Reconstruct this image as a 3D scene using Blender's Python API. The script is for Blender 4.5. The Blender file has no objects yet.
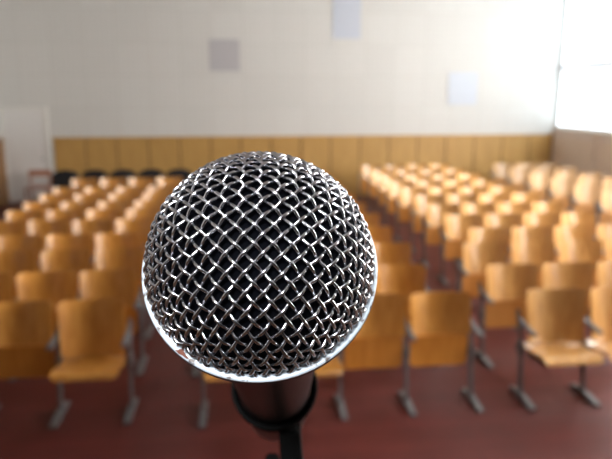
import bpy, bmesh, math, random
from mathutils import Vector, Matrix, Quaternion

random.seed(4)
PI = math.pi
scn = bpy.context.scene
COL = scn.collection

# ------------------------------------------------------------------ camera
FPX, CX, CY, H = 620.0, 306.0, 229.5, 2.40
PITCH = math.atan((CY - 97.0) / FPX)
YAW = math.atan(67.0 / (FPX / math.cos(PITCH)))
FW = Vector((math.sin(YAW) * math.cos(PITCH), math.cos(YAW) * math.cos(PITCH), -math.sin(PITCH)))
RT = Vector((math.cos(YAW), -math.sin(YAW), 0.0))
UP = RT.cross(FW)
CAM = Vector((0, 0, H))
cam_d = bpy.data.cameras.new('camera')
cam_d.sensor_width = 36.0
cam_d.lens = FPX * 36.0 / 612.0
cam_d.clip_start = 0.01
cam_d.clip_end = 200
cam = bpy.data.objects.new('camera', cam_d)
COL.objects.link(cam)
cam.matrix_world = Matrix(((RT.x, UP.x, -FW.x, 0), (RT.y, UP.y, -FW.y, 0), (RT.z, UP.z, -FW.z, H), (0, 0, 0, 1)))
scn.camera = cam
cam_d.dof.use_dof = True
cam_d.dof.focus_distance = 0.120
cam_d.dof.aperture_fstop = 23.0


# ------------------------------------------------------------------ materials
def new_mat(name):
    m = bpy.data.materials.new(name)
    m.use_nodes = True
    nt = m.node_tree
    return m, nt, nt.nodes['Principled BSDF']


def plain(name, col, rough=0.5, metal=0.0, noise=0.0, scale=20.0, coat=0.0):
    m, nt, b = new_mat(name)
    b.inputs['Roughness'].default_value = rough
    b.inputs['Metallic'].default_value = metal
    b.inputs['Coat Weight'].default_value = coat
    b.inputs['Coat Roughness'].default_value = 0.15
    tc = nt.nodes.new('ShaderNodeTexCoord')
    no = nt.nodes.new('ShaderNodeTexNoise')
    no.inputs['Scale'].default_value = scale
    no.inputs['Detail'].default_value = 4
    mx = nt.nodes.new('ShaderNodeMix')
    mx.data_type = 'RGBA'
    lo = [c * (1 - noise) for c in col]
    hi = [min(1, c * (1 + noise)) for c in col]
    mx.inputs[6].default_value = (*lo, 1)
    mx.inputs[7].default_value = (*hi, 1)
    nt.links.new(tc.outputs['Object'], no.inputs['Vector'])
    nt.links.new(no.outputs['Fac'], mx.inputs[0])
    nt.links.new(mx.outputs[2], b.inputs['Base Color'])
    return m


def wood(name, c1, c2, rough=0.35, scale=(3, 3, 1.0), coat=0.3, vary=True, stretch=14, spec=0.5):
    m, nt, b = new_mat(name)
    b.inputs['Roughness'].default_value = rough
    b.inputs['Coat Weight'].default_value = coat
    b.inputs['Coat Roughness'].default_value = 0.24
    b.inputs['Coat IOR'].default_value = 1.6
    b.inputs['Specular IOR Level'].default_value = spec
    tc = nt.nodes.new('ShaderNodeTexCoord')
    mp = nt.nodes.new('ShaderNodeMapping')
    mp.inputs['Scale'].default_value = (stretch, stretch, 1.2)
    nt.links.new(tc.outputs['Object'], mp.inputs['Vector'])
    no = nt.nodes.new('ShaderNodeTexNoise')
    no.inputs['Scale'].default_value = 1.6
    no.inputs['Detail'].default_value = 5
    no.inputs['Roughness'].default_value = 0.6
    no.noise_dimensions = '4D'
    oi = nt.nodes.new('ShaderNodeObjectInfo')
    ml = nt.nodes.new('ShaderNodeMath')
    ml.operation = 'MULTIPLY'
    ml.inputs[1].default_value = 30
    nt.links.new(oi.outputs['Random'], ml.inputs[0])
    nt.links.new(ml.outputs[0], no.inputs['W'])
    nt.links.new(mp.outputs[0], no.inputs['Vector'])
    mx = nt.nodes.new('ShaderNodeMix')
    mx.data_type = 'RGBA'
    mx.inputs[6].default_value = (*c1, 1)
    mx.inputs[7].default_value = (*c2, 1)
    cr = nt.nodes.new('ShaderNodeMapRange')
    cr.inputs[1].default_value = 0.3
    cr.inputs[2].default_value = 0.7
    nt.links.new(no.outputs['Fac'], cr.inputs[0])
    nt.links.new(cr.outputs[0], mx.inputs[0])
    if vary:
        hs = nt.nodes.new('ShaderNodeHueSaturation')
        mr = nt.nodes.new('ShaderNodeMapRange')
        mr.inputs[3].default_value = 0.88
        mr.inputs[4].default_value = 1.14
        nt.links.new(oi.outputs['Random'], mr.inputs[0])
        nt.links.new(mr.outputs[0], hs.inputs['Value'])
        nt.links.new(mx.outputs[2], hs.inputs['Color'])
        nt.links.new(hs.outputs[0], b.inputs['Base Color'])
    else:
        nt.links.new(mx.outputs[2], b.inputs['Base Color'])
    return m


M = {}
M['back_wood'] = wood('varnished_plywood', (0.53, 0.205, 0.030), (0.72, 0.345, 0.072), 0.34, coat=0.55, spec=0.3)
M['right_back'] = wood('glare_tinted_plywood', (0.56, 0.265, 0.075), (0.74, 0.42, 0.14), 0.34, coat=0.8, spec=0.3)  # veiling glare over the right block mixed into the wood colour
M['right_seat'] = wood('glare_tinted_seat_plywood', (0.54, 0.22, 0.05), (0.68, 0.32, 0.085), 0.36, coat=0.5, spec=0.3)
M['pale_back'] = wood('glare_paled_plywood', (0.54, 0.32, 0.15), (0.66, 0.43, 0.23), 0.36, coat=0.8, spec=0.3)  # paler again: glare near the windows put into the wood colour
M['pale_seat'] = wood('glare_paled_seat_plywood', (0.56, 0.28, 0.10), (0.68, 0.38, 0.16), 0.36, coat=0.5, spec=0.3)
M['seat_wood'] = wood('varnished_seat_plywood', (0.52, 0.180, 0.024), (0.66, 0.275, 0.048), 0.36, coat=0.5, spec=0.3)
M['steel'] = plain('grey_painted_steel', (0.17, 0.17, 0.175), 0.45, 0.3, 0.15, 15)
M['wainscot'] = wood('wainscot_wood', (0.44, 0.245, 0.070), (0.53, 0.31, 0.095), 0.5, coat=0.0, vary=False, stretch=5)
M['wainscot_dark'] = plain('wainscot_seam', (0.12, 0.05, 0.015), 0.6)
M['left_wood'] = wood('left_wall_wood', (0.22, 0.105, 0.035), (0.28, 0.14, 0.05), 0.5, coat=0.0, vary=False, stretch=5)
M['right_wood'] = wood('right_wall_wood', (0.74, 0.60, 0.48), (0.80, 0.66, 0.53), 0.5, coat=0.0, vary=False, stretch=5)
M['right_rail'] = plain('pale_ledge', (0.75, 0.64, 0.56), 0.4, 0, 0.06, 6)
M['white_door'] = plain('white_door_paint', (0.74, 0.72, 0.70), 0.5, 0, 0.03, 5)
M['white_frame'] = plain('white_frame_paint', (0.82, 0.83, 0.85), 0.5, 0, 0.03, 5)
M['casing'] = plain('door_casing_paint', (0.72, 0.70, 0.66), 0.5, 0, 0.03, 5)
M['knob'] = plain('door_knob_metal', (0.3, 0.28, 0.25), 0.35, 0.9)
M['panel_grey'] = plain('grey_panel', (0.46, 0.445, 0.46), 0.7, 0, 0.04, 8)
M['panel_blue'] = plain('pale_blue_panel', (0.52, 0.55, 0.62), 0.7, 0, 0.04, 8)
M['panel_pale'] = plain('very_pale_panel', (0.57, 0.60, 0.66), 0.7, 0, 0.04, 8)
M['panel_edge'] = plain('grey_panel_edge', (0.45, 0.44, 0.45), 0.7, 0, 0.04, 8)
M['black_fabric'] = plain('black_upholstery', (0.010, 0.010, 0.012), 0.85, 0, 0.3, 60)
M['black_steel'] = plain('black_steel_tube', (0.02, 0.02, 0.022), 0.4, 0.5)
M['pink_wood'] = plain('pinkish_brown_wood', (0.40, 0.17, 0.10), 0.5, 0, 0.12, 10)
M['stage_wood'] = wood('stage_boards', (0.10, 0.045, 0.025), (0.14, 0.065, 0.035), 0.4, vary=False)


def wall_material():
    m, nt, b = new_mat('plaster_acoustic_wall')
    b.inputs['Roughness'].default_value = 0.85
    tc = nt.nodes.new('ShaderNodeTexCoord')
    sp = nt.nodes.new('ShaderNodeSeparateXYZ')
    nt.links.new(tc.outputs['Object'], sp.inputs[0])
    cb = nt.nodes.new('ShaderNodeCombineXYZ')
    ad = nt.nodes.new('ShaderNodeMath')
    ad.operation = 'ADD'
    nt.links.new(sp.outputs['X'], ad.inputs[0])
    nt.links.new(sp.outputs['Y'], ad.inputs[1])
    nt.links.new(ad.outputs[0], cb.inputs['X'])
    nt.links.new(sp.outputs['Z'], cb.inputs['Y'])
    br = nt.nodes.new('ShaderNodeTexBrick')       # large square acoustic boards with faint joints
    br.offset = 0.0
    br.inputs['Scale'].default_value = 1.0
    br.inputs['Brick Width'].default_value = 0.72
    br.inputs['Row Height'].default_value = 0.72
    br.inputs['Mortar Size'].default_value = 0.012
    br.inputs['Mortar Smooth'].default_value = 0.4
    br.inputs['Color1'].default_value = (0.615, 0.60, 0.57, 1)
    br.inputs['Color2'].default_value = (0.64, 0.625, 0.595, 1)
    br.inputs['Mortar'].default_value = (0.585, 0.57, 0.535, 1)
    nt.links.new(cb.outputs[0], br.inputs['Vector'])
    ch = nt.nodes.new('ShaderNodeTexVoronoi')     # pinhole rows
    ch.inputs['Scale'].default_value = 9.0
    ch.inputs['Randomness'].default_value = 0.15
    nt.links.new(cb.outputs[0], ch.inputs['Vector'])
    mr = nt.nodes.new('ShaderNodeMapRange')
    mr.inputs[1].default_value = 0.0
    mr.inputs[2].default_value = 0.5
    mr.inputs[3].default_value = 0.93
    mr.inputs[4].default_value = 1.03
    nt.links.new(ch.outputs['Distance'], mr.inputs[0])
    mx = nt.nodes.new('ShaderNodeMix')
    mx.data_type = 'RGBA'
    mx.blend_type = 'MULTIPLY'
    mx.inputs[0].default_value = 1.0
    nt.links.new(br.outputs['Color'], mx.inputs[6])
    nt.links.new(mr.outputs[0], mx.inputs[7])
    # wall is a little whiter just above the panelling, where the paint is newer
    nt.links.new(mx.outputs[2], b.inputs['Base Color'])
    return m


M['wall'] = wall_material()


def floor_material():
    m, nt, b = new_mat('red_painted_boards')
    b.inputs['Specular IOR Level'].default_value = 0.3
    b.inputs['Roughness'].default_value = 0.42
    tc = nt.nodes.new('ShaderNodeTexCoord')
    br = nt.nodes.new('ShaderNodeTexBrick')
    br.inputs['Scale'].default_value = 1.0
    br.inputs['Brick Width'].default_value = 3.2
    br.inputs['Row Height'].default_value = 0.14
    br.inputs['Mortar Size'].default_value = 0.004
    br.inputs['Color1'].default_value = (0.085, 0.017, 0.014, 1)
    br.inputs['Color2'].default_value = (0.105, 0.021, 0.018, 1)
    br.inputs['Mortar'].default_value = (0.06, 0.015, 0.013, 1)
    nt.links.new(tc.outputs['Object'], br.inputs['Vector'])
    no = nt.nodes.new('ShaderNodeTexNoise')
    no.inputs['Scale'].default_value = 2.2
    no.inputs['Detail'].default_value = 6
    nt.links.new(tc.outputs['Object'], no.inputs['Vector'])
    mr = nt.nodes.new('ShaderNodeMapRange')
    mr.inputs[1].default_value = 0.3
    mr.inputs[2].default_value = 0.7
    mr.inputs[3].default_value = 0.8
    mr.inputs[4].default_value = 1.2
    nt.links.new(no.outputs['Fac'], mr.inputs[0])
    mx = nt.nodes.new('ShaderNodeMix')
    mx.data_type = 'RGBA'
    mx.blend_type = 'MULTIPLY'
    mx.inputs[0].default_value = 1.0
    nt.links.new(br.outputs['Color'], mx.inputs[6])
    nt.links.new(mr.outputs[0], mx.inputs[7])
    nt.links.new(mx.outputs[2], b.inputs['Base Color'])
    mr2 = nt.nodes.new('ShaderNodeMapRange')
    mr2.inputs[3].default_value = 0.42
    mr2.inputs[4].default_value = 0.55
    nt.links.new(no.outputs['Fac'], mr2.inputs[0])
    nt.links.new(mr2.outputs[0], b.inputs['Roughness'])
    return m


M['floor'] = floor_material()


def glow_material(name, strength, tint=(0.93, 0.97, 1.0)):
    m, nt, b = new_mat(name)
    b.inputs['Base Color'].default_value = (0.8, 0.85, 0.9, 1)
    b.inputs['Roughness'].default_value = 0.1
    tc = nt.nodes.new('ShaderNodeTexCoord')
    no = nt.nodes.new('ShaderNodeTexNoise')
    no.inputs['Scale'].default_value = 0.6
    mx = nt.nodes.new('ShaderNodeMix')
    mx.data_type = 'RGBA'
    mx.inputs[6].default_value = (*tint, 1)
    mx.inputs[7].default_value = (*[min(1, c * 1.04) for c in tint], 1)
    nt.links.new(tc.outputs['Object'], no.inputs['Vector'])
    nt.links.new(no.outputs['Fac'], mx.inputs[0])
    nt.links.new(mx.outputs[2], b.inputs['Emission Color'])
    b.inputs['Emission Strength'].default_value = strength
    return m


M['sky_glass'] = glow_material('bright_overcast_glass', 16.5, (1.0, 0.98, 0.94))
M['sky_glass_shaded'] = glow_material('paler_overcast_glass', 4.2, (0.78, 0.9, 1.0))
M['sky_glass_upper'] = glow_material('upper_overcast_glass', 4.6, (0.78, 0.9, 1.0))

# microphone
M['wire'] = plain('steel_wire', (0.52, 0.52, 0.55), 0.22, 1.0, 0.12, 900)
M['foam'] = plain('black_foam', (0.0022, 0.0026, 0.0042), 1.0, 0, 0.8, 2500)
M['foam'].node_tree.nodes['Principled BSDF'].inputs['Specular IOR Level'].default_value = 0.05


def ring_material():
    m, nt, b = new_mat('worn_chrome_ring')
    b.inputs['Metallic'].default_value = 0.0
    b.inputs['Roughness'].default_value = 0.4
    tc = nt.nodes.new('ShaderNodeTexCoord')
    no = nt.nodes.new('ShaderNodeTexNoise')
    no.inputs['Scale'].default_value = 420
    no.inputs['Detail'].default_value = 3
    nt.links.new(tc.outputs['Object'], no.inputs['Vector'])
    cr = nt.nodes.new('ShaderNodeValToRGB')
    cr.color_ramp.elements[0].position = 0.33
    cr.color_ramp.elements[0].color = (0.10, 0.07, 0.06, 1)
    cr.color_ramp.elements[1].position = 0.42
    cr.color_ramp.elements[1].color = (0.56, 0.64, 0.71, 1)
    nt.links.new(no.outputs['Fac'], cr.inputs[0])
    nt.links.new(cr.outputs[0], b.inputs['Base Color'])
    return m


M['ring'] = ring_material()
M['rust'] = plain('rust_spot', (0.16, 0.05, 0.03), 0.8, 0, 0.5, 900)
M['mic_body'] = plain('dark_metal_handle', (0.030, 0.024, 0.025), 0.36, 0.5, 0.1, 200)
M['mic_cone'] = plain('dark_lacquered_collar', (0.045, 0.030, 0.055), 0.3, 0.6, 0.1, 200)
M['clip'] = plain('black_rubber_clip', (0.003, 0.003, 0.003), 0.8, 0, 0.2, 300)
M['clip'].node_tree.nodes['Principled BSDF'].inputs['Specular IOR Level'].default_value = 0.12
M['stand'] = plain('black_stand_steel', (0.012, 0.012, 0.013), 0.35, 0.4, 0.2, 40)
M['collar'] = plain('grey_stand_collar', (0.22, 0.22, 0.23), 0.35, 0.8, 0.1, 80)


# ------------------------------------------------------------------ mesh helpers
class MB:
    def __init__(self):
        self.v, self.f = [], []

    def add(self, vs, fs):
        o = len(self.v)
        self.v += [tuple(p) for p in vs]
        self.f += [tuple(i + o for i in q) for q in fs]
        return self

    def box(self, x0, x1, y0, y1, z0, z1):
        vs = [(x, y, z) for z in (z0, z1) for y in (y0, y1) for x in (x0, x1)]
        return self.add(vs, [(0, 2, 3, 1), (4, 5, 7, 6), (0, 1, 5, 4), (2, 6, 7, 3), (0, 4, 6, 2), (1, 3, 7, 5)])

    def prism(self, poly, axis, a, b):
        """extrude a 2-D polygon; axis 'x': poly is (y,z)"""
        n = len(poly)
        def P(p, t):
            return {'x': (t, p[0], p[1]), 'y': (p[0], t, p[1]), 'z': (p[0], p[1], t)}[axis]
        vs = [P(p, a) for p in poly] + [P(p, b) for p in poly]
        fs = [tuple(range(n)), tuple(range(2 * n - 1, n - 1, -1))]
        fs += [(i, i + n, (i + 1) % n + n, (i + 1) % n) for i in range(n)]
        return self.add(vs, fs)

    def lathe(self, prof, n=48, cap0=True, cap1=True, mat=None):
        vs = []
        for r, z in prof:
            for k in range(n):
                a = 2 * PI * k / n
                vs.append(Vector((r * math.cos(a), r * math.sin(a), z)))
        if mat is not None:
            vs = [mat @ p for p in vs]
        fs = []
        for j in range(len(prof) - 1):
            for k in range(n):
                k2 = (k + 1) % n
                fs.append((j * n + k, j * n + k2, (j + 1) * n + k2, (j + 1) * n + k))
        if cap0:
            fs.append(tuple(range(n - 1, -1, -1)))
        if cap1:
            fs.append(tuple((len(prof) - 1) * n + k for k in range(n)))
        return self.add(vs, fs)

    def tube(self, pts, r, n=8, cap=True):
        pts = [Vector(p) for p in pts]
        T = []
        for i in range(len(pts)):
            a, b = pts[max(i - 1, 0)], pts[min(i + 1, len(pts) - 1)]
            T.append((b - a).normalized())
        nrm = T[0].orthogonal().normalized()
        vs = []
        for i, p in enumerate(pts):
            nrm = (nrm - T[i] * nrm.dot(T[i])).normalized()
            bn = T[i].cross(nrm)
            rr = r[i] if isinstance(r, (list, tuple)) else r
            for k in range(n):
                a = 2 * PI * k / n
                vs.append(p + (nrm * math.cos(a) + bn * math.sin(a)) * rr)
        fs = []
        for i in range(len(pts) - 1):
            for k in range(n):
                k2 = (k + 1) % n
                fs.append((i * n + k, i * n + k2, (i + 1) * n + k2, (i + 1) * n + k))
        if cap:
            fs.append(tuple(range(n - 1, -1, -1)))
            fs.append(tuple((len(pts) - 1) * n + k for k in range(n)))
        return self.add(vs, fs)

    def build(self, name, mat, parent=None, smooth=None, bevel=0.0):
        me = bpy.data.meshes.new(name)
        me.from_pydata(self.v, [], self.f)
        bm = bmesh.new()
        bm.from_mesh(me)
        bmesh.ops.recalc_face_normals(bm, faces=bm.faces)
        if bevel:
            es = [e for e in bm.edges if len(e.link_faces) == 2 and e.calc_face_angle(0) > 0.6]
            bmesh.ops.bevel(bm, geom=es, offset=bevel, segments=2, affect='EDGES', clamp_overlap=True)
        bm.to_mesh(me)
        bm.free()
        if smooth is not None:
            for p in me.polygons:
                p.use_smooth = True
            me.set_sharp_from_angle(angle=math.radians(smooth))
        me.materials.append(mat)
        o = bpy.data.objects.new(name, me)
        COL.objects.link(o)
        o.parent = parent
        return o


def empty(name, loc=(0, 0, 0), rz=0.0):
    o = bpy.data.objects.new(name, None)
    o.empty_display_size = 0.1
    COL.objects.link(o)
    o.location = loc
    o.rotation_euler = (0, 0, rz)
    return o


def tag(o, label=None, cat=None, group=None, kind=None):
    if label:
        o['label'] = label
    if cat:
        o['category'] = cat
    if group:
        o['group'] = group
    if kind:
        o['kind'] = kind
    return o


def struct(o, label, cat):
    return tag(o, label, cat, kind='structure')


KIDS = {}
def copy_tree(o, parent=None):
    c = o.copy()
    COL.objects.link(c)
    c.parent = parent
    for ch in list(o.children):
        copy_tree(ch, c)
    return c


# ------------------------------------------------------------------ the hall
XL, XR, YB, YF, ZT = -5.42, 7.88, 15.0, -3.2, 5.6
WZ = 1.49                                            # height of the wood panelling
struct(MB().box(XL - .2, XR + .2, YF, YB + .2, -0.1, 0.0).build('floor', M['floor']),
       'dark red painted board floor of the hall', 'floor')
struct(MB().box(XL - .2, XR + .2, YB, YB + .2, 0, ZT).build('wall_back', M['wall']),
       'pale plastered back wall of the hall with faint square boards', 'wall')
struct(MB().box(XL - .2, XL, YF, YB, 0, ZT).build('wall_left', M['wall']),
       'pale left wall of the hall beyond the white door', 'wall')

struct(MB().box(XL - .2, XR + .2, YF, YB + .2, ZT, ZT + .15).build('ceiling', plain('white_ceiling', (.55, .54, .52), .8, 0, .03, 3)),
       'white flat ceiling of the hall, above the photo', 'ceiling')

# right wall: pieces around the window openings, one mesh
WINS = [(12.15, 14.97), (8.6, 11.4), (4.9, 7.7), (1.2, 4.0)]
WZ0, WZ1 = 1.64, 5.2
w = MB()
w.box(XR, XR + .2, YF, YB, 0, WZ0)
w.box(XR, XR + .2, YF, YB, WZ1, ZT)
ys = [YF] + [v for p in sorted(WINS) for v in p] + [YB]
for i in range(0, len(ys), 2):
    w.box(XR, XR + .2, ys[i], ys[i + 1], WZ0, WZ1)
struct(w.build('wall_right', M['wall']), 'right wall of the hall holding the tall bright windows', 'wall')

for i, (y0, y1) in enumerate(WINS):
    m = MB()
    xa, xb = XR + 0.012, XR + 0.10
    for a, b in ((y0, y0 + .07), (y1 - .045, y1)):
        m.box(xa, xb, a, b, WZ0, WZ1)
    m.box(xa, xb, y0 + .07, y1 - .07, WZ0, WZ0 + .07)
    m.box(xa, xb, y0 + .07, y1 - .07, WZ1 - .07, WZ1)
    m.box(xa - .02, xb, y0 + .07, y1 - .07, 3.02, 3.16)         # transom
    ym = (y0 + y1) / 2
    m.box(xa, xb, ym - .03, ym + .03, WZ0 + .07, 3.02)
    m.box(xa, xb, ym - .03, ym + .03, 3.16, WZ1 - .07)
    o = m.build('window_%d' % (i + 1), M['white_frame'])
    struct(o, 'tall overexposed window with a white frame and transom on the right wall', 'window')
    for za, zb in ((WZ0 + .07, 3.02), (3.16, WZ1 - .07)):
        g = MB()
        for ya, yb in ((y0 + .07, ym - .03), (ym + .03, y1 - .045)):
            g.box(xa + .012, xa + .02, ya, yb, za, zb)
        g.build('pane', M['sky_glass' if i else 'sky_glass_upper' if za > 3 else 'sky_glass_shaded'], o)

# back panelling: boards with dark seams, from the door to the right corner
def panelling(name, x0, x1, y, step, mat, label, sign=-1):
    m = MB()
    x = x0
    while x < x1 - 0.05:
        xe = min(x + step, x1)
        m.box(x + .016, xe - .016, y - .035, y - .012, 0.0, WZ - .03)
        x = xe
    o = m.build(name, mat)
    struct(o, label, 'wood panelling')
    MB().box(x0, x1, y - .012, y - .001, 0.0, WZ - .03).build('backing', M['wainscot_dark'], o)
    MB().box(x0, x1, y - .05, y - .001, WZ - .03, WZ).build('cap_rail', M['wainscot'], o)
    return o


panelling('trim_1', -4.30, XR - .06, YB, 0.72, M['wainscot'], 'honey coloured wood panelling along the foot of the back wall')

m = MB()                                                        # left wall panelling
y = YF
while y < YB - .1:
    m.box(XL + .012, XL + .035, y + .008, min(y + .72, YB) - .008, 0, WZ - .03)
    y += .72
o = struct(m.build('trim_2', M['left_wood']), 'dark brown wood panelling on the left wall beside the white door', 'wood panelling')
MB().box(XL + .001, XL + .012, YF, YB, 0, WZ - .03).build('backing', M['wainscot_dark'], o)
MB().box(XL + .001, XL + .05, YF, YB, WZ - .03, WZ).build('cap_rail', M['left_wood'], o)

# right wall: boxed-in panelling sections with a pale ledge
m, rl = MB(), MB()
y = YB - .05
while y > YF + 1:
    ya = y - 1.9
    m.box(XR - .07, XR - .001, ya + .02, y - .02, 0, 1.44)
    m.box(XR - .085, XR - .001, ya + .02, y - .02, 1.58, 1.62)
    rl.box(XR - .06, XR - .001, ya + .12, y - .12, 1.44, 1.58)
    m.box(XR - .07, XR - .001, ya + .02, ya + .12, 1.44, 1.58)
    m.box(XR - .07, XR - .001, y - .12, y - .02, 1.44, 1.58)
    y = ya
o = struct(m.build('trim_3', M['right_wood']), 'boxed greyish brown wood panels under the right windows', 'wood panelling')
rl.build('pale_rail', M['right_rail'], o)

# door in the back wall, left of the panelling
dx0, dx1, dz = -5.33, -4.46, 2.10
d = MB().box(dx0, dx1, YB - .04, YB - .002, 0.005, dz)
for za, zb in ((.2, .95), (1.1, 1.95)):
    d.box(dx0 + .14, dx1 - .14, YB - .05, YB - .04, za, zb)
o = struct(d.build('door_1', M['white_door']), 'white painted door in the back wall left of the panelling', 'door')
c = MB()
c.box(dx1, dx1 + .09, YB - .06, YB - .001, 0, dz + .08)
c.box(dx0 - .07, dx0, YB - .06, YB - .001, 0, dz + .08)
c.box(dx0, dx1, YB - .06, YB - .001, dz, dz + .08)
c.build('casing', M['casing'], o)
MB().lathe([(0, 0), (.012, 0), (.012, .03), (.028, .04), (.03, .055), (.02, .07), (0, .072)], 16, False, False,
           Matrix.Translation((dx1 - .08, YB - .04, 1.0)) @ Matrix.Rotation(PI / 2, 4, 'X')).build('door_knob', M['knob'], o, 40)


def wall_square(x0, x1, z0, z1, mat, label):
    m = MB().box(x0 + .02, x1 - .02, YB - .016, YB - .002, z0 + .02, z1 - .02)
    o = m.build('wall_panel', mat, bevel=.006)
    tag(o, label, 'wall panel', kind='thing')
    f = MB()
    f.box(x0, x0 + .02, YB - .02, YB - .002, z0, z1)
    f.box(x1 - .02, x1, YB - .02, YB - .002, z0, z1)
    f.box(x0 + .02, x1 - .02, YB - .02, YB - .002, z0, z0 + .02)
    f.box(x0 + .02, x1 - .02, YB - .02, YB - .002, z1 - .02, z1)
    f.build('frame', M['panel_edge'] if mat is M['panel_grey'] else mat, o)
    return o


wall_square(-0.66, 0.03, 2.99, 3.70, M['panel_grey'], 'mid grey square panel set in the middle of the back wall')
wall_square(2.21, 2.87, 3.74, 4.72, M['panel_blue'], 'tall pale blue panel high on the back wall, cut by the photo top')
wall_square(5.06, 5.78, 2.22, 2.98, M['panel_pale'], 'faint pale square panel on the back wall near the bright window')

# stage under the camera and the microphone stand
struct(MB().box(-4.2, 5.5, YF + .1, 0.9, 0.0, 0.85).build('floor_stage', M['stage_wood'], bevel=.01),
       'dark wooden stage the microphone stand stands on', 'stage')


# ------------------------------------------------------------------ auditorium chairs
CW, PITCHX = 0.500, 0.535                              # backrest width, seat spacing
BT, BB = 0.86, 0.50                                   # backrest top and bottom


def curved_board(x_half, rows, thick, sag, rc_top, rc_bot, power=2.4, nx=16, taper=0.0):
    """a bent plywood sheet: rows = list of (y,z) centre-line points from bottom to top"""
    m = MB()
    L = [0.0]
    for a, b in zip(rows, rows[1:]):
        L.append(L[-1] + math.hypot(b[0] - a[0], b[1] - a[1]))
    tot = L[-1]
    n = len(rows)
    F, B = [], []
    for j, (yy, zz) in enumerate(rows):
        s = L[j]
        hw = x_half - taper * (1 - s / tot)
        if s > tot - rc_top:
            q = (s - (tot - rc_top)) / rc_top
            hw -= rc_top * (1 - math.sqrt(max(0, 1 - q * q)))
        if s < rc_bot:
            q = (rc_bot - s) / rc_bot
            hw -= rc_bot * (1 - math.sqrt(max(0, 1 - q * q)))
        a, b = rows[max(j - 1, 0)], rows[min(j + 1, n - 1)]
        t = Vector((0, b[0] - a[0], b[1] - a[1])).normalized()
        nv = Vector((0, -t.z, t.y))                     # towards the front (-y) when upright
        for i in range(nx + 1):
            u = -1 + 2 * i / nx
            off = sag * (abs(u * hw / x_half) ** power)
            p = Vector((u * hw, yy, zz)) + nv * off
            F.append(p + nv * thick / 2)
            B.append(p - nv * thick / 2)
    k = nx + 1
    N = len(F)
    fs = []
    for j in range(n - 1):
        for i in range(nx):
            a = j * k + i
            fs.append((a, a + 1, a + k + 1, a + k))
            fs.append((N + a, N + a + k, N + a + k + 1, N + a + 1))
    rim = [i for i in range(k)] + [j * k + nx for j in range(1, n)] + [(n - 1) * k + i for i in range(nx - 1, -1, -1)] + [j * k for j in range(n - 2, 0, -1)]
    for a, b in zip(rim, rim[1:] + rim[:1]):
        fs.append((a, N + a, N + b, b))
    return m.add(F + B, fs)


def steps(p0, p1, n, dens_end=True):
    ts = [0, .03, .07, .12, .2, .35, .5, .65, .8, .88, .93, .97, 1.0]
    return [(p0[0] + (p1[0] - p0[0]) * t, p0[1] + (p1[1] - p0[1]) * t) for t in ts]


back_mb = curved_board(CW / 2, steps((-.077, .532), (0.0, BT), 12), .015, .115, .045, .02, 2.1, 24, .012)
back_open_mb = curved_board(CW / 2, steps((-.098, .435), (0.0, BT), 12), .015, .115, .045, .02, 2.1, 24, .02)
fold_mb = curved_board(.235, steps((-.105, .275), (-.125, .545), 12), .020, .012, .03, .05, 3.0, 12, .0)
rows_open = [(-.085, .425), (-.11, .412), (-.17, .404), (-.25, .405), (-.33, .417), (-.39, .430), (-.43, .435), (-.452, .430), (-.466, .415), (-.470, .398)]
down_mb = curved_board(.238, rows_open, .022, -.012, .03, .02, 3.0, 12, .0)


def side_frame_mb(sx):
    """steel standard: upright post with a bent top that carries the backrest, seat pivot plate"""
    m = MB()
    m.prism([(-.215, .02), (-.165, .02), (-.105, .45), (-.02, .70), (-.05, .715), (-.145, .46)], 'x', sx - .011, sx + .011)
    m.prism([(-.16, .34), (-.08, .36), (-.08, .46), (-.16, .44)], 'x', sx - .017, sx + .017)
    return m


def foot_mb(sx):
    return MB().prism([(-.42, 0.0), (-.02, 0.0), (-.02, .02), (-.15, .045), (-.26, .045), (-.42, .022)], 'x', sx - .027, sx + .027)


def arm_mb(sx):
    return MB().prism([(-.35, .590), (-.335, .580), (-.10, .605), (-.035, .655), (-.035, .672), (-.11, .635), (-.345, .612)], 'x', sx - .02, sx + .02)


HALF = PITCHX / 2


def make_chair(seat_down, both, bw, sw):
    r = empty('auditorium_chair')
    (back_open_mb if seat_down else back_mb).build('backrest', M[bw], r, 35)
    (down_mb if seat_down else fold_mb).build('seat', M[bw if seat_down else sw], r, 35)
    for sx in ((-HALF, HALF) if both else (-HALF,)):
        l = side_frame_mb(sx).build('leg', M['steel'], r, bevel=.004)
        foot_mb(sx).build('foot', M['steel'], l, bevel=.006)
        arm_mb(sx).build('armrest', M['steel'], r, bevel=.005)
    return r


protos = {}
first_use = set()


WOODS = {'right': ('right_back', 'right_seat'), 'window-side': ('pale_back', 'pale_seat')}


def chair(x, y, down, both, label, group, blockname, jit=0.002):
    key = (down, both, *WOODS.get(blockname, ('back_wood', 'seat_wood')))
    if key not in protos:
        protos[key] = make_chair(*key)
        o = protos[key]
    else:
        o = copy_tree(protos[key])
    o.location = (x + random.uniform(-jit, jit), y + random.uniform(-jit, jit), 0)
    o.rotation_euler = (0, 0, random.uniform(-.003, .003))
    tag(o, label, 'chair', group)
    return o


ORD = ['front', 'second', 'third', 'fourth', 'fifth', 'sixth', 'seventh', 'eighth', 'ninth', 'tenth', 'eleventh', 'twelfth']
NTH = ['first', 'second', 'third', 'fourth', 'fifth']


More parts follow.
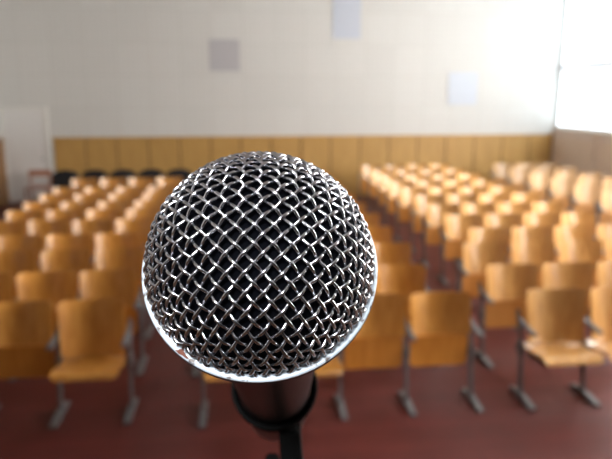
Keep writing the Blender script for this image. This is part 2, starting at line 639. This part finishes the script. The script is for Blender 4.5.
def block(blockname, rows, ncol, xs_of, down_set, from_right, where):
    for ri, y in enumerate(rows):
        x0 = xs_of(ri)
        for c in range(ncol):
            if (ri, c) in SKIP.get(blockname, ()):
                continue
            down = (ri, c) in down_set
            n = (ncol - 1 - c) if from_right else c
            seat = 'lowered' if down else 'tipped-up'
            lab = 'plywood hall chair with %s seat, %s row of the %s block, %s from %s' % (
                seat, ORD[ri], blockname, NTH[n], where)
            last = (c == ncol - 1)
            chair(x0 + c * PITCHX, y, down, last, lab, 'plywood folding chairs of the %s block' % blockname, blockname)


SKIP = {}
# left block: x of the leftmost backrest centre
LROWS = [4.77, 5.61, 6.45, 7.20, 8.07, 8.83, 9.52, 10.30, 11.08, 12.30]
LX = [-1.405, -1.45, -1.50, -1.66, -1.60, -1.60, -1.60, -1.60, -1.62, -1.62]
block('left', LROWS, 4, lambda r: LX[r] + .25 - 3 * PITCHX, {(0, 3)}, True, 'centre aisle')
# centre block, right end near x = 1.86
CROWS = [4.66 + .865 * i for i in range(11)]
CX_ = [1.80, 1.69, 1.79, 1.80, 1.84, 1.83, 1.83, 1.83, 1.83, 1.83, 1.83]
block('middle', CROWS, 4, lambda r: CX_[r] - .25 - 3 * PITCHX, {(0, 0), (0, 1)}, True, 'right aisle')
# right block
RROWS = [4.65, 5.42, 6.32, 7.05, 7.90, 8.75, 9.62, 10.45, 11.30, 12.20, 13.15, 14.05]
RX = [2.25, 2.23, 2.33, 2.66, 2.66, 2.66, 2.72, 2.69, 2.70, 2.74, 2.76, 2.72]
SKIP['right'] = {(0, 2), (0, 3), (1, 3)}
block('right', RROWS, 4, lambda r: RX[r] + .25, {(0, 0), (0, 1)}, False, 'its aisle')
# far right block by the windows
SKIP['window-side'] = {(r, c) for r in range(0, 5) for c in range(3)}
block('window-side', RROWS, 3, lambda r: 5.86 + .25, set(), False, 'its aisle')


# ------------------------------------------------------------------ black chairs along the back wall
def make_black_chair():
    r = empty('padded_chair')
    # arched upholstered backrest
    pts = []
    for i in range(25):
        a = PI * i / 24
        pts.append((.28 * math.cos(a), .74 + .18 * math.sin(a) ** .7))
    poly = [(.24, .47), (.28, .55)] + pts + [(-.28, .55), (-.24, .47)]
    MB().prism(poly, 'y', .0, .055).build('backrest', M['black_fabric'], r, bevel=.012, smooth=40)
    MB().box(-.24, .24, -.44, -.01, .41, .48).build('seat', M['black_fabric'], r, bevel=.02, smooth=40)
    for sx in (-.22, .22):
        MB().tube([(sx, -.40, .41), (sx, -.42, 0)], .012).build('leg', M['black_steel'], r, 40)
        MB().tube([(sx, .07, .62), (sx, .02, .40), (sx, .07, 0)], .012).build('leg', M['black_steel'], r, 40)
    return r


bx = [-3.62, -3.02, -2.44, -1.87, -1.29]
names = ['leftmost', 'second from left', 'third from left', 'fourth from left', 'fifth from left']
pb = None
for i, x in enumerate(bx):
    if pb is None:
        pb = o = make_black_chair()
    else:
        o = copy_tree(pb)
    o.location = (x, 13.25, 0)
    tag(o, 'black padded chair with arched back by the panelling, %s in its row' % names[i], 'chair',
        'black padded chairs along the back wall')

# small pinkish wooden chair by the white door
r = empty('wooden_chair', (-4.48, 14.25, 0))
tag(r, 'small pinkish brown wooden chair standing before the white door', 'chair')
MB().box(-.25, .25, .17, .195, .66, .80).build('backrest', M['pink_wood'], r, bevel=.006)
MB().box(-.24, .24, -.22, .20, .42, .45).build('seat', M['pink_wood'], r, bevel=.006)
for sx in (-.22, .22):
    MB().box(sx - .02, sx + .02, .16, .20, 0, .42).build('leg', M['pink_wood'], r, bevel=.004)
    MB().box(sx - .018, sx + .018, .172, .198, .45, .66).build('back_post', M['pink_wood'], r, bevel=.004)
    MB().box(sx - .02, sx + .02, -.20, -.16, 0, .42).build('leg', M['pink_wood'], r, bevel=.004)


# ------------------------------------------------------------------ microphone
PXC, PYC, ZC = 260.5, 265.5, 0.143
TILT, SWAY = math.radians(24), math.radians(6.6)
ray = (RT * ((PXC - CX) / FPX) - UP * ((PYC - CY) / FPX) + FW)
MC = CAM + ray * ZC
cdir = -ray.normalized()
up_ = (UP - cdir * UP.dot(cdir)).normalized()
rt_ = up_.cross(cdir).normalized()          # image right
if rt_.dot(RT) < 0:
    rt_ = -rt_
A = (cdir * math.cos(TILT) + (up_ * math.cos(SWAY) - rt_ * math.sin(SWAY)) * math.sin(TILT)).normalized()
Yv = (up_ - A * up_.dot(A)).normalized()
Xv = Yv.cross(A).normalized()
MW = Matrix(((Xv.x, Yv.x, A.x, MC.x), (Xv.y, Yv.y, A.y, MC.y), (Xv.z, Yv.z, A.z, MC.z), (0, 0, 0, 1)))
mic = empty('microphone')
mic.matrix_world = MW
tag(mic, 'silver wire mesh ball microphone with dark handle held in a black clip', 'microphone')
R = 0.0255
WP, WR = 0.00262, 0.00041


def on_ball(u, v, off):
    r = math.hypot(u, v)
    q = min(r / (2 * R), .9999)
    th = 2 * math.asin(q)
    if r < 1e-9:
        return Vector((0, 0, R + off))
    rr = (R + off) * math.sin(th)
    return Vector((rr * u / r, rr * v / r, (R + off) * math.cos(th)))


RMAX = 2 * R * math.sin(math.radians(90.0) / 2)
g = MB()
nw = int(RMAX / WP) + 1
c45 = math.cos(PI / 4)
SUB = 6
for fam in (0, 1):
    for i in range(-nw, nw + 1):
        a = (i + .3) * WP
        if abs(a) > RMAX * .985:
            continue
        lim = math.sqrt(RMAX ** 2 - a * a)
        k0, k1 = -int(lim / WP * SUB), int(lim / WP * SUB)
        pts = []
        for k in range(k0, k1 + 1):
            b = k * WP / SUB
            ph = (b / WP - .3)
            sgn = 1 if (i % 2 == 0) else -1
            wv = math.cos(PI * ph) * sgn * (1 if fam == 0 else -1)
            wv = math.copysign(abs(wv) ** .8, wv)
            off = WR * .92 * wv
            if fam == 0:
                u, v = (a * c45 - b * c45), (a * c45 + b * c45)
            else:
                u, v = (b * c45 - a * c45), (b * c45 + a * c45)
            pts.append(on_ball(u, v, off))
        if len(pts) > 3:
            g.tube(pts, WR, 8)
g.build('grille', M['wire'], mic, 70)

foam = [((R - .0014) * math.sin(math.radians(t)), (R - .0014) * math.cos(math.radians(t))) for t in range(92, -1, -4)]
MB().lathe(foam, 64, True, False).build('foam', M['foam'], mic, 60)
RO = R * 1.058
ring = [(R * .975, -.0012), (R * .975, .0004), (R * .985, .0008), (RO - .0003, .0008), (RO, .0005), (RO, -.0002), (R * .975, -.0003), (R * .975, -.0012)]
MB().lathe(ring, 128, False, False).build('ring', M['ring'], mic, 35)
# rust chip on the ring, lower left
chip = MB()
ang = math.radians(232)
rad, tan_ = Vector((math.cos(ang), math.sin(ang), 0)), Vector((-math.sin(ang), math.cos(ang), 0))
base = rad * (RO - .0006) + Vector((0, 0, .00082))
cp = []
for k in range(10):
    t = 2 * PI * k / 10
    rr = .0011 * (1 + .35 * math.sin(3 * t + 1))
    cp.append(base + tan_ * math.cos(t) * rr * 1.5 + rad * math.sin(t) * rr * .45)
vs = cp + [p + Vector((0, 0, .00008)) for p in cp]
chip.add(vs, [tuple(range(9, -1, -1)), tuple(range(10, 20))] + [(k, (k + 1) % 10, (k + 1) % 10 + 10, k + 10) for k in range(10)])
chip.build('rust_spot', M['rust'], mic)['label'] = 'reddish rust chip on the ring'

body = [(R * .98, -.0003), (RO - .0001, -.0003), (RO + .0001, -.0012), (RO - .0003, -.0026), (R * 1.02, -.0034), (R * .99, -.006), (R * .90, -.011), (.0205, -.022), (.0178, -.034), (.0167, -.040)]
MB().lathe(body, 64, False, True).build('collar', M['mic_cone'], mic, 40)
hand = [(.0165, -.040), (.0165, -.044), (.0158, -.046), (.0146, -.110), (.0144, -.150), (.0138, -.172), (.0120, -.180), (.0110, -.182)]
MB().lathe(hand, 64, True, True).build('handle', M['mic_body'], mic, 40)

# ------------------------------------------------------------------ stand with the clip
CS = -0.119                                           # clip front rim along the mic axis
std_o = MW @ Vector((0, 0, CS - .014))
st = empty('microphone_stand', (std_o.x, std_o.y, 0.85))
tag(st, 'black microphone stand with rubber clip under the microphone', 'microphone stand')
INV = Matrix.Translation((-std_o.x, -std_o.y, -0.85))
LM = INV @ MW
ro, ri = .0175, .0147
clip_prof = [(ri, CS - .018), (ri, CS - .003), (ri + .0008, CS), (ro - .0012, CS + .0012), (ro - .0003, CS + .0008), (ro, CS - .001), (ro - .0008, CS - .008), (ro - .0022, CS - .018), (ri, CS - .018)]
MB().lathe(clip_prof, 64, False, False, LM).build('clip', M['clip'], st, 40)
# neck under the clip, then collar, pole and base in the stand's own upright frame
p0 = LM @ Vector((.002, -.0165, CS - .012))
top = Vector((p0.x, p0.y, p0.z))
nk = MB()
dirx = Vector((RT.x, RT.y, 0)).normalized()
diry = Vector((-dirx.y, dirx.x, 0))
def slab(m, z0, z1, hx0, hx1, hy, c0, c1):
    vs = []
    for z, hx, c in ((z0, hx0, c0), (z1, hx1, c1)):
        for sx, sy in ((-1, -1), (1, -1), (1, 1), (-1, 1)):
            q = Vector((c.x, c.y, z)) + dirx * hx * sx + diry * hy * sy
            vs.append(q)
    m.add(vs, [(3, 2, 1, 0), (4, 5, 6, 7)] + [(i, (i + 1) % 4, (i + 1) % 4 + 4, i + 4) for i in range(4)])
top = top + dirx * .0040
slab(nk, top.z - .045, top.z + .004, .0050, .0042, .006, top + dirx * .003, top)
nk.build('clip_neck', M['clip'], st, bevel=.0012)
kn = MB()
slab(kn, top.z - .034, top.z - .014, .0030, .0030, .009, top - dirx * .0075, top - dirx * .0075)
slab(kn, top.z - .028, top.z - .020, .0060, .0060, .003, top - dirx * .002, top - dirx * .002)
kn.build('hinge_cheek', M['clip'], st, bevel=.001)
top = top + dirx * .003
zt = top.z - .045
T0 = Matrix.Translation((top.x, top.y, 0))
MB().lathe([(.0075, zt - .025), (.0095, zt - .022), (.0095, zt - .004), (.008, zt)], 24, True, True, T0).build('threaded_collar', M['collar'], st, 40)
MB().lathe([(.0095, .02), (.0095, zt * .5), (.0070, zt * .5 + .002), (.0070, zt - .02)], 24, True, True, T0).build('pole', M['stand'], st, 40)
MB().lathe([(.014, zt * .5 - .05), (.017, zt * .5 - .045), (.017, zt * .5 + .02), (.012, zt * .5 + .03)], 24, True, True, T0).build('height_clutch', M['stand'], st, 40)
MB().lathe([(.13, 0), (.135, .004), (.13, .016), (.04, .028), (.012, .04)], 48, True, True, T0).build('base', M['stand'], st, 40)


# ------------------------------------------------------------------ light
w = bpy.data.worlds.new('hall_ambient')
scn.world = w
w.use_nodes = True
nt = w.node_tree
bg = nt.nodes['Background']
tc = nt.nodes.new('ShaderNodeTexCoord')
sp = nt.nodes.new('ShaderNodeSeparateXYZ')
nt.links.new(tc.outputs['Generated'], sp.inputs[0])
mr = nt.nodes.new('ShaderNodeMapRange')
mr.inputs[1].default_value = -0.3
mr.inputs[2].default_value = 1.0
nt.links.new(sp.outputs['Z'], mr.inputs[0])
mx = nt.nodes.new('ShaderNodeMix')
mx.data_type = 'RGBA'
mx.inputs[6].default_value = (0.10, 0.075, 0.065, 1)
mx.inputs[7].default_value = (0.95, 0.97, 1.0, 1)
nt.links.new(mr.outputs[0], mx.inputs[0])
nt.links.new(mx.outputs[2], bg.inputs['Color'])
bg.inputs['Strength'].default_value = 0.12

def area(name, loc, target, sx, sy, power, col=(1, 1, 1)):
    d = bpy.data.lights.new(name, 'AREA')
    d.shape = 'RECTANGLE'
    d.size, d.size_y = sx, sy
    d.energy = power
    d.color = col
    d.spread = math.radians(26)
    o = bpy.data.objects.new(name, d)
    COL.objects.link(o)
    o.location = loc
    o.rotation_euler = (Vector(target) - Vector(loc)).to_track_quat('-Z', 'Y').to_euler()
    return o


area('mic_highlight_lamp', (-0.9, -2.9, 5.1), tuple(MC), 1.6, 0.8, 12, (0.96, 0.98, 1.0))  # added unseen lamp, puts highlights on the mic mesh and ring

scn.view_settings.view_transform = 'Standard'
scn.view_settings.look = 'None'
scn.view_settings.exposure = 0.0
scn.cycles.use_denoising = True
scn.cycles.max_bounces = 8
